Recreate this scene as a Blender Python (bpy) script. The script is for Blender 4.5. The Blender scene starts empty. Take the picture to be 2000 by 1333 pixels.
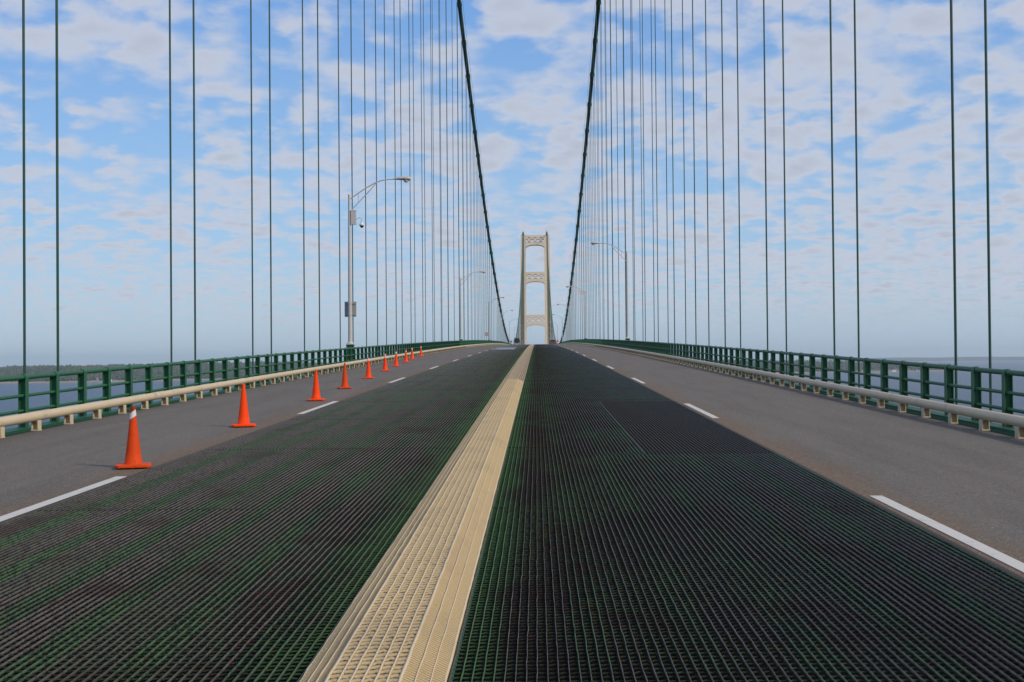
import bpy, bmesh, math, random
import numpy as np
from mathutils import Matrix, Vector, noise as mnoise

random.seed(7)
rng = np.random.default_rng(11)
scn = bpy.context.scene
col = scn.collection

# ------------------------------------------------------------------ camera, world, sun
H = 57.0                       # eye height above the water
EYE = 1.539                    # eye height above the road
G = 0.02236                    # road grade at the camera
MID = 579.7                    # distance to midspan (crest)
CAMX = 0.731
yaw, pitch, roll = 0.01873, 0.01412, 0.00846
cam = bpy.data.cameras.new("camera"); camo = bpy.data.objects.new("camera", cam); col.objects.link(camo)
ex = Vector((math.cos(yaw), math.sin(yaw), 0)); ey = Vector((-math.sin(yaw), math.cos(yaw), 0)); ez = Vector((0, 0, 1))
ef = math.cos(pitch) * ey + math.sin(pitch) * ez
eu = -math.sin(pitch) * ey + math.cos(pitch) * ez
rt = math.cos(roll) * ex - math.sin(roll) * eu
up = math.sin(roll) * ex + math.cos(roll) * eu
M = Matrix((rt, up, -ef)).transposed().to_4x4(); M.translation = Vector((CAMX, 0, H))
camo.matrix_world = M
cam.sensor_width = 36.0; cam.lens = 2578.9 / 2000 * 36.0
cam.clip_start = 0.3; cam.clip_end = 120000
scn.camera = camo

SUN_EL, SUN_AZ = 34.0, 122.0     # azimuth clockwise from +Y (straight ahead)
w = bpy.data.worlds.new("World"); scn.world = w; w.use_nodes = True
nt = w.node_tree; nt.nodes.clear()
def wn(t, **k):
    n = nt.nodes.new(t)
    for a, b in k.items(): setattr(n, a, b)
    return n
def wl(a, b): nt.links.new(a, b)
def wmath(op, a, b=None, clamp=False):
    n = wn("ShaderNodeMath", operation=op, use_clamp=clamp)
    for i, v in enumerate((a, b)):
        if v is None: continue
        if isinstance(v, (int, float)): n.inputs[i].default_value = v
        else: wl(v, n.inputs[i])
    return n.outputs[0]
sky = wn("ShaderNodeTexSky", sky_type='NISHITA', sun_disc=False, sun_elevation=math.radians(SUN_EL),
         sun_rotation=math.radians(SUN_AZ), altitude=0, air_density=1.0, dust_density=0.6, ozone_density=2.2)
geo = wn("ShaderNodeTexCoord")
sep = wn("ShaderNodeSeparateXYZ"); wl(geo.outputs["Generated"], sep.inputs[0])
zc = wmath('MAXIMUM', sep.outputs[2], 0.0)
zz = wmath('ADD', zc, 0.022)
px = wmath('DIVIDE', sep.outputs[0], zz); py = wmath('DIVIDE', sep.outputs[1], zz)
cmb = wn("ShaderNodeCombineXYZ"); wl(px, cmb.inputs[0]); wl(py, cmb.inputs[1])
def wnoise(scale, detail, rough, dist=0.0, off=(0, 0, 0), sc=(1, 1, 1)):
    mp = wn("ShaderNodeMapping"); wl(cmb.outputs[0], mp.inputs[0])
    mp.inputs["Location"].default_value = off; mp.inputs["Scale"].default_value = sc
    n = wn("ShaderNodeTexNoise"); n.inputs["Scale"].default_value = scale; n.inputs["Detail"].default_value = detail
    n.inputs["Roughness"].default_value = rough; n.inputs["Distortion"].default_value = dist
    wl(mp.outputs[0], n.inputs["Vector"]); return n.outputs["Fac"]
n2 = wnoise(0.55, 2, 0.5, 0, (1.2, 5.0, 0))
# small puffs: nearer bands of the layer are larger, bands towards the horizon finer and flatter
def band(sx, sz, off, det):
    mp = wn("ShaderNodeMapping"); wl(geo.outputs["Generated"], mp.inputs[0]); mp.inputs["Scale"].default_value = (sx, sx, sz); mp.inputs["Location"].default_value = off
    n = wn("ShaderNodeTexNoise"); n.inputs["Scale"].default_value = 1.0; n.inputs["Detail"].default_value = det; n.inputs["Roughness"].default_value = .52
    n.inputs["Distortion"].default_value = 0.0
    wl(mp.outputs[0], n.inputs["Vector"])
    v = wn("ShaderNodeTexVoronoi", feature='F1'); v.inputs["Scale"].default_value = 1.15
    va = wn("ShaderNodeVectorMath", operation='MULTIPLY_ADD'); wl(n.outputs["Color"], va.inputs[0]); va.inputs[1].default_value = (1.1, 1.1, 1.1); wl(mp.outputs[0], va.inputs[2])
    wl(va.outputs[0], v.inputs["Vector"])
    return wmath('ADD', n.outputs["Fac"], wmath('MULTIPLY', wmath('SUBTRACT', 0.5, v.outputs["Distance"]), 0.34))
def ss(a, b):
    m_ = wn("ShaderNodeMapRange", interpolation_type='SMOOTHSTEP'); wl(zc, m_.inputs[0]); m_.inputs[1].default_value = a; m_.inputs[2].default_value = b; return m_.outputs[0]
def lerp(a, b, f): return wmath('ADD', a, wmath('MULTIPLY', wmath('SUBTRACT', b, a), f))
b3 = band(75, 330, (3, 8, 1), 2); b2 = band(46, 150, (7, 2, 5), 3); b1 = band(28, 70, (1, 4, 2), 4); b0 = band(19, 40, (5, 5, 9), 4)
puff = lerp(lerp(lerp(b3, b2, ss(.05, .085)), b1, ss(.095, .145)), b0, ss(.17, .235))
puff = wmath('ADD', puff, wmath('MULTIPLY', sep.outputs[0], 0.16))
puff = wmath('ADD', puff, wmath('MULTIPLY', wmath('SUBTRACT', n2, 0.5), 0.30))
cov = wmath('ADD', wmath('MULTIPLY', puff, 0.88), wmath('MULTIPLY', wmath('MAXIMUM', wmath('SUBTRACT', zc, 0.3), 0.0), 0.2))
mr = wn("ShaderNodeMapRange", interpolation_type='SMOOTHSTEP'); wl(cov, mr.inputs[0])
mr.inputs[1].default_value = 0.275; mr.inputs[2].default_value = 0.535; mr.inputs[3].default_value = 0; mr.inputs[4].default_value = 0.9
fade = wn("ShaderNodeMapRange", interpolation_type='SMOOTHSTEP'); wl(zc, fade.inputs[0])
fade.inputs[1].default_value = 0.004; fade.inputs[2].default_value = 0.055; fade.inputs[3].default_value = 0.0; fade.inputs[4].default_value = 1.0
cf = wmath('MULTIPLY', mr.outputs[0], fade.outputs[0])
# cloud colour: bright body, greyer thick middles
shade = wn("ShaderNodeMapRange"); wl(cov, shade.inputs[0])
shade.inputs[1].default_value = 0.48; shade.inputs[2].default_value = 0.70; shade.inputs[3].default_value = 1.0; shade.inputs[4].default_value = 0.84
ccol = wn("ShaderNodeMix", data_type='RGBA'); ccol.blend_type = 'MULTIPLY'; ccol.inputs[0].default_value = 1.0
ccol.inputs[6].default_value = (3.78, 4.03, 4.70, 1)
cs = wn("ShaderNodeCombineColor"); [wl(shade.outputs[0], cs.inputs[i]) for i in range(3)]
wl(cs.outputs[0], ccol.inputs[7])
# the clear sky between the clouds
hs = wn("ShaderNodeHueSaturation"); hs.inputs["Saturation"].default_value = 1.15; hs.inputs["Value"].default_value = 1.0
wl(sky.outputs[0], hs.inputs["Color"])
tint = wn("ShaderNodeMix", data_type='RGBA'); tint.blend_type = 'MULTIPLY'; tint.inputs[0].default_value = 1.0
tint.inputs[7].default_value = (0.86, 0.98, 1.22, 1); wl(hs.outputs[0], tint.inputs[6])
rp = wn("ShaderNodeValToRGB"); wl(wmath('MULTIPLY', zc, 1.0), rp.inputs[0]); cr = rp.color_ramp
while len(cr.elements) > 1: cr.elements.remove(cr.elements[-1])
for k, (p_, c_) in enumerate([(0.0, (2.50, 3.35, 4.35)), (0.045, (2.55, 3.52, 4.55)), (0.12, (2.05, 3.30, 4.85)), (0.27, (1.15, 2.40, 4.75)), (0.6, (.75, 1.5, 3.2)), (1.0, (.6, 1.2, 2.6))]):
    e_ = cr.elements[0] if k == 0 else cr.elements.new(p_); e_.position = p_; e_.color = (*[v / 5.5 for v in c_], 1)
sc5 = wn("ShaderNodeMix", data_type='RGBA'); sc5.blend_type = 'MULTIPLY'; sc5.clamp_result = False; sc5.inputs[0].default_value = 1.0
wl(rp.outputs[0], sc5.inputs[6]); sc5.inputs[7].default_value = (5.5, 5.5, 5.5, 1)
air = wn("ShaderNodeMix", data_type='RGBA'); air.inputs[0].default_value = 0.8; wl(tint.outputs[2], air.inputs[6]); wl(sc5.outputs[2], air.inputs[7])
mix = wn("ShaderNodeMix", data_type='RGBA'); wl(cf, mix.inputs[0]); wl(air.outputs[2], mix.inputs[6]); wl(ccol.outputs[2], mix.inputs[7])
bg = wn("ShaderNodeBackground"); bg.inputs[1].default_value = 0.1; wl(mix.outputs[2], bg.inputs[0])
out = wn("ShaderNodeOutputWorld"); wl(bg.outputs[0], out.inputs[0])

sl = bpy.data.lights.new("sun", 'SUN'); sl.energy = 1.8; sl.angle = math.radians(8); sl.color = (1.0, 0.90, 0.76)
so = bpy.data.objects.new("sun", sl); col.objects.link(so)
az, el = math.radians(SUN_AZ), math.radians(SUN_EL)
sd = Vector((math.sin(az) * math.cos(el), math.cos(az) * math.cos(el), math.sin(el)))
so.rotation_euler = sd.to_track_quat('Z', 'Y').to_euler(); so.location = (30, -30, 200)

vs = scn.view_settings; vs.view_transform = 'Standard'; vs.look = 'None'; vs.gamma = 1; vs.use_curve_mapping = False
vs.exposure = 0.6
scn.cycles.max_bounces = 5; scn.cycles.diffuse_bounces = 2; scn.cycles.glossy_bounces = 2; scn.cycles.volume_bounces = 1
scn.cycles.use_adaptive_sampling = True

# ------------------------------------------------------------------ helpers
def road(s):
    s = np.asarray(s, float)
    t = np.minimum(s, MID + 579)
    z = G * t * (1 - t / (2 * MID)) + (s - t) * (-G)
    return z + H - EYE
def rz(s): return float(road(s))
SAG = 106.7
CAB0 = rz(MID) + 0.31 + 0.9
def cabz(s):
    return CAB0 + (SAG if s < MID else 105.2) * ((s - MID) / 579.0) ** 2

def tag(o, label=None, cat=None, group=None, kind=None):
    if label: o["label"] = label
    if cat: o["category"] = cat
    if group: o["group"] = group
    if kind: o["kind"] = kind
    return o
def empty(name, loc=(0, 0, 0), rot=(0, 0, 0)):
    o = bpy.data.objects.new(name, None); o.location = loc; o.rotation_euler = rot
    o.empty_display_size = 0.3; col.objects.link(o); return o
class MB:
    def __init__(s): s.v = []; s.f = []; s.m = []
    def add(s, vs, fs, mi=0):
        b = len(s.v); s.v += [tuple(p) for p in vs]; s.f += [tuple(b + i for i in f) for f in fs]; s.m += [mi] * len(fs); return s
    def box(s, x0, x1, y0, y1, z0, z1, mi=0):
        return s.add([(x0, y0, z0), (x1, y0, z0), (x1, y1, z0), (x0, y1, z0), (x0, y0, z1), (x1, y0, z1), (x1, y1, z1), (x0, y1, z1)],
                     [(0, 3, 2, 1), (4, 5, 6, 7), (0, 1, 5, 4), (1, 2, 6, 5), (2, 3, 7, 6), (3, 0, 4, 7)], mi)
    def tube(s, path, r, n=10, mi=0, caps=True):
        P = [Vector(p) for p in path]; rings = []
        rr = r if isinstance(r, (list, tuple)) else [r] * len(P)
        for i, p in enumerate(P):
            d = (P[min(i + 1, len(P) - 1)] - P[max(i - 1, 0)]).normalized()
            a = Vector((0, 0, 1)) if abs(d.z) < .95 else Vector((0, 1, 0))
            u = d.cross(a).normalized(); v = u.cross(d)
            rings.append([p + rr[i] * (math.cos(2 * math.pi * k / n) * u + math.sin(2 * math.pi * k / n) * v) for k in range(n)])
        vs = [q for g in rings for q in g]
        fs = [(i * n + k, i * n + (k + 1) % n, (i + 1) * n + (k + 1) % n, (i + 1) * n + k) for i in range(len(P) - 1) for k in range(n)]
        if caps: fs += [tuple(range(n - 1, -1, -1)), tuple((len(P) - 1) * n + k for k in range(n))]
        return s.add(vs, fs, mi)
    def lathe(s, prof, n=24, c=(0, 0, 0), mi=0):
        vs = [(c[0] + r * math.cos(2 * math.pi * k / n), c[1] + r * math.sin(2 * math.pi * k / n), c[2] + z) for r, z in prof for k in range(n)]
        fs = [(i * n + k, i * n + (k + 1) % n, (i + 1) * n + (k + 1) % n, (i + 1) * n + k) for i in range(len(prof) - 1) for k in range(n)]
        return s.add(vs, fs, mi)
    def sweep(s, prof, st, mi=0, closed=True, zf=None):
        """profile (x,z) points swept along the deck stations"""
        n = len(prof); zf = zf or rz
        vs = [(x, y, zf(y) + z) for y in st for x, z in prof]
        m = n if closed else n - 1
        fs = [(i * n + k, i * n + (k + 1) % n, (i + 1) * n + (k + 1) % n, (i + 1) * n + k) for i in range(len(st) - 1) for k in range(m)]
        if closed: fs += [tuple(range(n - 1, -1, -1)), tuple((len(st) - 1) * n + k for k in range(n))]
        return s.add(vs, fs, mi)
    def mesh(s, name, mats, smooth=False):
        me = bpy.data.meshes.new(name); me.from_pydata(s.v, [], s.f)
        for m in (mats if isinstance(mats, (list, tuple)) else [mats]): me.materials.append(m)
        if any(s.m): me.polygons.foreach_set("material_index", s.m)
        bm = bmesh.new(); bm.from_mesh(me); bmesh.ops.recalc_face_normals(bm, faces=bm.faces); bm.to_mesh(me); bm.free()
        if smooth:
            me.polygons.foreach_set("use_smooth", [True] * len(me.polygons))
            try: me.set_sharp_from_angle(angle=math.radians(smooth if smooth is not True else 40))
            except Exception: pass
        return me
    def build(s, name, mats, parent=None, smooth=False, loc=None):
        o = bpy.data.objects.new(name, s.mesh(name, mats, smooth)); col.objects.link(o)
        if parent: o.parent = parent
        if loc: o.location = loc
        return o
def link(name, me, parent=None, loc=(0, 0, 0), scale=None, rot=None):
    o = bpy.data.objects.new(name, me); col.objects.link(o)
    if parent: o.parent = parent
    o.location = loc
    if scale: o.scale = scale
    if rot: o.rotation_euler = rot
    return o
def np_mesh(name, V, F, mats, mi=None):
    me = bpy.data.meshes.new(name)
    me.vertices.add(len(V)); me.vertices.foreach_set("co", np.asarray(V, np.float32).ravel())
    F = np.asarray(F, np.int32); me.loops.add(F.size); me.loops.foreach_set("vertex_index", F.ravel())
    me.polygons.add(len(F)); me.polygons.foreach_set("loop_start", np.arange(0, F.size, F.shape[1], dtype=np.int32))
    for m in mats: me.materials.append(m)
    if mi is not None: me.polygons.foreach_set("material_index", np.asarray(mi, np.int32))
    me.update(calc_edges=True); me.validate()
    return me
ORD = ["first", "second", "third", "fourth", "fifth", "sixth", "seventh", "eighth", "ninth", "tenth", "eleventh", "twelfth", "thirteenth",
       "fourteenth", "fifteenth", "sixteenth", "seventeenth", "eighteenth", "nineteenth"]
TENS = {2: "twent", 3: "thirt", 4: "fort", 5: "fift", 6: "sixt", 7: "sevent", 8: "eight", 9: "ninet"}
def ordinal(n):
    if n < 20: return ORD[n - 1]
    t, u = divmod(n, 10)
    if t >= 10: return "hundredth" if n == 100 else str(n)
    return TENS[t] + ("ieth" if u == 0 else "y-" + ORD[u - 1])

# ------------------------------------------------------------------ materials
class Mat:
    def __init__(s, name, color=(.5, .5, .5), rough=.6, metal=0.0, spec=.5):
        s.m = bpy.data.materials.new(name); s.m.use_nodes = True; s.t = s.m.node_tree
        s.b = s.t.nodes["Principled BSDF"]; s.b.inputs["Base Color"].default_value = (*color, 1)
        s.b.inputs["Roughness"].default_value = rough; s.b.inputs["Metallic"].default_value = metal
        s.b.inputs["Specular IOR Level"].default_value = spec
        s.tc = s.t.nodes.new("ShaderNodeTexCoord"); s.cur = None; s.color = color
    def N(s, t, **k):
        n = s.t.nodes.new(t)
        for a, b in k.items(): setattr(n, a, b)
        return n
    def L(s, a, b): s.t.links.new(a, b)
    def coord(s, sc=(1, 1, 1), kind="Object"):
        mp = s.N("ShaderNodeMapping"); s.L(s.tc.outputs[kind], mp.inputs[0]); mp.inputs["Scale"].default_value = sc; return mp.outputs[0]
    def noise(s, scale, detail=3, rough=.5, sc=(1, 1, 1), dist=0):
        n = s.N("ShaderNodeTexNoise"); n.inputs["Scale"].default_value = scale; n.inputs["Detail"].default_value = detail
        n.inputs["Roughness"].default_value = rough; n.inputs["Distortion"].default_value = dist
        s.L(s.coord(sc), n.inputs["Vector"]); return n.outputs["Fac"]
    def ramp(s, v, a, b, lo=0., hi=1.):
        n = s.N("ShaderNodeMapRange", interpolation_type='SMOOTHSTEP'); s.L(v, n.inputs[0])
        n.inputs[1].default_value = a; n.inputs[2].default_value = b; n.inputs[3].default_value = lo; n.inputs[4].default_value = hi; return n.outputs[0]
    def math(s, op, a, b=None):
        n = s.N("ShaderNodeMath", operation=op)
        for i, v in enumerate((a, b)):
            if v is None: continue
            if isinstance(v, (int, float)): n.inputs[i].default_value = v
            else: s.L(v, n.inputs[i])
        return n.outputs[0]
    def mix(s, fac, color):
        """blend a colour over the current base colour"""
        n = s.N("ShaderNodeMix", data_type='RGBA')
        if isinstance(fac, (int, float)): n.inputs[0].default_value = fac
        else: s.L(fac, n.inputs[0])
        if s.cur is None: n.inputs[6].default_value = (*s.color, 1)
        else: s.L(s.cur, n.inputs[6])
        n.inputs[7].default_value = (*color, 1)
        s.cur = n.outputs[2]; s.L(s.cur, s.b.inputs["Base Color"]); return s
    def bump(s, v, strength=.3, dist=.01):
        n = s.N("ShaderNodeBump"); n.inputs["Strength"].default_value = strength; n.inputs["Distance"].default_value = dist
        s.L(v, n.inputs["Height"]); s.L(n.outputs[0], s.b.inputs["Normal"]); return s
    def xyz(s):
        n = s.N("ShaderNodeSeparateXYZ"); s.L(s.tc.outputs["Object"], n.inputs[0]); return n.outputs

def painted(name, c, dark, rough=.45, sc=3.0):
    m = Mat(name, c, rough)
    m.mix(m.ramp(m.noise(sc, 4, .6), .48, .75, 0, .55), dark)
    m.mix(m.ramp(m.noise(sc * 9, 3, .6), .6, .8, 0, .3), tuple(x * .55 for x in dark))
    m.bump(m.noise(60, 2), .15, .003)
    return m.m
M_green = painted("green_paint", (.012, .100, .042), (.010, .06, .028), .55)
M_greendark = painted("green_paint_old", (.010, .078, .038), (.014, .045, .03), .6)
M_cream = painted("cream_paint", (.53, .435, .29), (.38, .29, .17), .55, 2.0)
def cream_worn():
    m = Mat("rail_cream_worn", (.53, .435, .29), .55)
    m.mix(m.ramp(m.noise(2.2, 4, .6), .48, .75, 0, .5), (.40, .31, .19))
    m.mix(m.ramp(m.noise(5, 5, .7, (1, .35, 1)), .60, .72, 0, .6), (.26, .19, .11))
    m.mix(m.ramp(m.noise(16, 4, .7), .66, .74, 0, .7), (.16, .075, .035))
    m.bump(m.noise(40, 3), .2, .004); return m.m
M_cream = cream_worn()
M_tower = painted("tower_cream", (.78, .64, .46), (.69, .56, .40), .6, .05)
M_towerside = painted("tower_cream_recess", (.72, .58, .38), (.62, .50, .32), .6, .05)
M_rope = painted("rope_green", (.015, .068, .043), (.03, .045, .025), .5, 1.0)
M_cable = painted("cable_green", (.008, .085, .048), (.010, .045, .032), .5, .8)
M_alu = painted("galvanised_steel", (.50, .48, .46), (.36, .34, .33), .45, 1.5)
M_sign = painted("sign_back", (.30, .30, .30), (.22, .22, .22), .55, 2)
M_white = painted("white_plastic", (.72, .72, .70), (.5, .5, .48), .4, 4)
M_black = Mat("black_glass", (.01, .01, .012), .1).m
M_rubber = Mat("tyre_rubber", (.02, .02, .02), .85).m
M_lens = Mat("lamp_lens", (.55, .58, .56), .15).m
def cone_mat(name, c, d):
    m = Mat(name, c, .6, 0, .15); m.mix(m.ramp(m.noise(9, 4, .6), .5, .75, 0, .6), d)
    m.mix(m.ramp(m.noise(30, 3, .7, (1, 1, .4)), .62, .72, 0, .5), (.10, .02, .01)); return m.m
M_cone = cone_mat("cone_orange", (.88, .062, .004), (.72, .045, .004))
M_coneold = cone_mat("cone_orange_faded", (.62, .060, .006), (.40, .035, .005))
M_conetip = cone_mat("cone_tip_dirty", (.30, .03, .012), (.12, .015, .01))
M_band = Mat("reflective_collar", (.62, .60, .59), .35).m
M_asph = None
def asphalt():
    m = Mat("asphalt", (.132, .118, .104), .9, 0, .2)
    m.mix(m.ramp(m.noise(1.1, 5, .6, (1.6, .16, 1)), .42, .68, 0, .75), (.096, .086, .077))
    m.mix(m.ramp(m.noise(.7, 4, .55, (2.2, .12, 1)), .5, .72, 0, .5), (.165, .143, .123))
    X = m.xyz()
    ax = m.math('ABSOLUTE', X[0])
    # rust washed out from the steel grating
    e = m.math('ADD', ax, m.math('MULTIPLY', m.math('SUBTRACT', m.noise(1.2, 5, .65, (1, .5, 1)), .5), .9))
    m.mix(m.ramp(e, 3.70, 4.30, .8, 0), (.150, .092, .048))
    # tyre-dark band towards the rail, blotched
    e2 = m.math('ADD', ax, m.math('MULTIPLY', m.math('SUBTRACT', m.noise(.9, 5, .6, (1, .25, 1)), .5), 1.6))
    m.mix(m.ramp(e2, 6.7, 7.3, 0, .6), (.088, .078, .073))
    m.mix(m.ramp(m.noise(8, 4, .7, (1, .35, 1)), .66, .74, 0, .5), (.06, .055, .055))
    g2 = m.noise(24, 3, .7); m.mix(m.ramp(g2, .52, .66, 0, .35), (.24, .215, .20)); m.mix(m.ramp(g2, .48, .36, 0, .4), (.06, .056, .054))
    g = m.noise(75, 2, .7)
    m.mix(m.ramp(g, .5, .68, 0, .55), (.30, .27, .25)); m.mix(m.ramp(g, .5, .34, 0, .6), (.06, .055, .053))
    m.bump(m.noise(110, 2, .7), .5, .006); return m.m
M_asph = asphalt()
def line_paint():
    m = Mat("road_paint", (.54, .52, .49), .6); m.mix(m.ramp(m.noise(5, 5, .65), .5, .72, 0, .6), (.36, .33, .31))
    m.mix(m.ramp(m.noise(45, 3, .6), .6, .75, 0, .6), (.15, .14, .14)); return m.m
M_line = line_paint()
def grate_mat(name, base, green, rust, gamt, rough=.5, edge=None):
    m = Mat(name, base, rough, .0, .22)
    m.mix(m.ramp(m.noise(.9, 5, .62, (1.3, .45, 1)), .40, .60, 0, gamt * .85), green)
    m.mix(m.ramp(m.noise(1.6, 5, .65, (1, .5, 1)), .53, .66, 0, .75), rust)
    m.mix(m.ramp(m.noise(22, 4, .75, (1.3, .8, 1)), .50, .56, 0, .9), tuple(c * .35 for c in base))
    m.mix(m.ramp(m.noise(26, 3, .6), .60, .68, 0, .7), (.085, .020, .008))
    if edge:
        ax = m.math('ABSOLUTE', m.xyz()[0])
        e = m.math('ADD', ax, m.math('MULTIPLY', m.math('SUBTRACT', m.noise(2, 4, .6, (1, .6, 1)), .5), .5))
        m.mix(m.ramp(e, .36, .62, .7, 0), edge)
    return m.m
M_barA = grate_mat("bearing_bar_worn", (.105, .092, .084), (.040, .056, .030), (.040, .024, .018), .6, .5, (.045, .105, .035))
M_barB = grate_mat("bearing_bar_green", (.044, .088, .038), (.062, .110, .046), (.034, .024, .016), .6, .5, (.045, .12, .04))
M_cross = grate_mat("cross_bar", (.014, .012, .009), (.023, .052, .020), (.024, .009, .005), .95, .8, (.026, .080, .022))
M_panA = Mat("panel_steel", (.095, .088, .080), .7, .0, .2).mix(.3, (.06, .056, .05)).m
M_panX = Mat("panel_cross", (.022, .020, .017), .8, 0, .2).m
def plate():
    m = Mat("far_grating_plate", (.022, .024, .023), .8, 0, .2)
    m.mix(m.ramp(m.noise(.25, 5, .62, (1, .5, 1)), .42, .62, 0, .7), (.016, .027, .019)); return m.m
M_plate = plate()
def cream_grate(name, c, d):
    m = Mat(name, c, .65); m.mix(m.ramp(m.noise(2.2, 5, .65, (1, .35, 1)), .45, .72, 0, .6), d)
    m.mix(m.ramp(m.noise(30, 4, .7), .58, .75, 0, .55), (.20, .15, .09)); m.bump(m.noise(80, 3), .4, .004); return m.m
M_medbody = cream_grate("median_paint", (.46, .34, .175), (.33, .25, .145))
M_slotshade = cream_grate("median_slot_shade", (.17, .115, .055), (.12, .09, .05))  # darkened cream: shade in the slots between the ribs put into the colour
M_medbar = cream_grate("median_bar_paint", (.58, .475, .325), (.43, .35, .24))

# ------------------------------------------------------------------ water and far shores
def water_mat():
    m = Mat("lake_water", (.004, .030, .076), .35, 0, .15)
    m.mix(m.ramp(m.noise(.004, 5, .6, (1, .4, 1)), .4, .65, 0, .6), (.018, .044, .082))
    m.mix(m.ramp(m.noise(.12, 3, .6, (1, .6, 1)), .5, .7, 0, .4), (.026, .054, .095))
    m.bump(m.noise(.22, 6, .62, (1, .6, 1)), .9, 1.2); return m.m
M_water = water_mat()
bmw = MB()
rad = [0, 400, 1500, 4000, 9000, 16000, 24000]
nn = 48
vs_ = [(0, 0, 0)] + [(r * math.cos(2 * math.pi * k / nn), r * math.sin(2 * math.pi * k / nn), 0) for r in rad[1:] for k in range(nn)]
fs_ = [(0, 1 + k, 1 + (k + 1) % nn) for k in range(nn)]
for i in range(len(rad) - 2):
    for k in range(nn):
        a = 1 + i * nn + k; b = 1 + i * nn + (k + 1) % nn; fs_.append((a, a + nn, b + nn, b))
bmw.add(vs_, fs_); tag(bmw.build("water", M_water), kind="structure", label="blue lake water under and beyond the bridge")

def land_mat(name, grass, sand, zs):
    m = Mat(name, grass, .9, 0, .2)
    m.mix(m.ramp(m.noise(.006, 4, .6), .45, .65, 0, .7), tuple(c * .6 for c in grass))
    m.mix(m.ramp(m.xyz()[2], zs, zs * .6, 0, 1), sand); return m.m
def fb(x, y, s): return mnoise.fractal(Vector((x * s, y * s, 3.7)), 1.0, 2.0, 4)
def land(name, ts, depth, hmax, length, prof, mat, nx=90, ny=26, sc=.0012):
    vs = []; hts = {}
    for i in range(nx + 1):
        t = ts[0] + (ts[1] - ts[0]) * i / nx; d0 = depth(t)
        for j in range(ny + 1):
            v = j / ny; d = d0 + length * v ** 1.3
            inland = length * v ** 1.3
            z = -2 + prof(inland) * hmax(t) * (1 + .22 * fb(t * d, d, sc)) + min(inland / 60, 4)
            if j == ny: z = -3
            vs.append((t * d + CAMX, d, z))
    fs = [(i * (ny + 1) + j, i * (ny + 1) + j + 1, (i + 1) * (ny + 1) + j + 1, (i + 1) * (ny + 1) + j) for i in range(nx) for j in range(ny)]
    mb = MB(); mb.add(vs, fs); o = mb.build(name, mat, smooth=80); tag(o, kind="structure"); return vs, nx, ny
def sm(a, b, x): x = min(1, max(0, (x - a) / (b - a))); return x * x * (3 - 2 * x)
M_land = land_mat("shore_ground", (.05, .065, .03), (.26, .21, .15), 6.0)
dl = lambda t: float(np.interp(t, [-.75, -.42, -.36, -.3, -.2, -.08], [3400, 3640, 3700, 3850, 4200, 5200]))
hl = lambda t: float(np.interp(t, [-.75, -.41, -.36, -.3, -.2, -.08], [24, 26, 30, 33, 33, 22]))
Lv = land("far_shore_ground", (-.75, -.08), dl, hl, 3200, lambda a: sm(120, 1300, a) * (1 - sm(2300, 3200, a)) , M_land)
dr = lambda t: float(np.interp(t, [.05, .15, .21, .27, .30, .318], [4400, 4500, 4600, 4700, 4800, 4900]))
hr = lambda t: float(np.interp(t, [.05, .15, .2, .25, .29, .318], [38, 33, 23, 17, 8, .5]))
Rv = land("headland_ground", (.05, .318), dr, hr, 1500, lambda a: sm(60, 500, a) * (1 - sm(1000, 1500, a)), M_land, 60, 20)
# low blue hills across the lake
mb = MB()
vs = []; nx = 80
for i in range(nx + 1):
    t = .15 + .55 * i / nx
    h = (38 + 7 * fb(t * 30, 2, 1.0)) * sm(.16, .24, t)
    for d, z in ((15400, -2), (15600, h * .75), (16300, h), (18000, h * 1.05), (20000, -2)): vs.append((t * d, d, z))
mb.add(vs, [(i * 5 + j, i * 5 + j + 1, i * 5 + j + 6, i * 5 + j + 5) for i in range(nx) for j in range(4)])
M_hill = land_mat("far_hill_cover", (.022, .036, .032), (.05, .06, .05), .5)
tag(mb.build("hills", M_hill, smooth=80), kind="structure")

def forest_mat():
    m = Mat("woodland_leaves", (.028, .046, .018), .9, 0, .2)
    m.mix(m.ramp(m.noise(.010, 4, .7), .42, .60, 0, .85), (.075, .080, .030))
    m.mix(m.ramp(m.noise(.05, 2, .7), .5, .62, 0, .75), (.022, .042, .022))
    m.mix(m.ramp(m.noise(.09, 2, .7), .60, .70, 0, .6), (.12, .075, .03)); return m.m
M_forest = forest_mat()
ico = bmesh.new(); bmesh.ops.create_icosphere(ico, subdivisions=1, radius=1)
IV = np.array([v.co[:] for v in ico.verts]); IF = np.array([[v.index for v in f.verts] for f in ico.faces]); ico.free()
def forest(name, lab, lv, n, a0, gaps=-.15):
    vs, nx, ny = lv; V = []; F = []; c = 0
    A = np.array(vs).reshape(nx + 1, ny + 1, 3)
    while c < n:
        i = rng.integers(0, nx); j = rng.integers(a0, int(ny * .8)); u, v = rng.random(2)
        p = (A[i, j] * (1 - u) + A[i + 1, j] * u) * (1 - v) + (A[i, j + 1] * (1 - u) + A[i + 1, j + 1] * u) * v
        if fb(p[0], p[1], .0035) < gaps and rng.random() < .85: 
            c += 0.3; continue
        r = rng.uniform(2.8, 6.0); h = rng.uniform(.9, 1.9) * r
        if p[2] < 3.2: continue
        V.append((IV * (1 + rng.uniform(-.28, .28, (len(IV), 1)))) * [r, r, h] + p + [0, 0, h * .75 + 1]); F.append(IF + len(F) * len(IV)); c += 1
    o = link(name, np_mesh(name, np.concatenate(V), np.concatenate(F), [M_forest])); tag(o, lab, "woodland", kind="stuff"); return o
forest("woodland", "dark autumn woodland covering the low far shore on the left", Lv, 20000, 3)
forest("woodland", "wooded headland seen through the right railing", Rv, 5000, 2)
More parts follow.
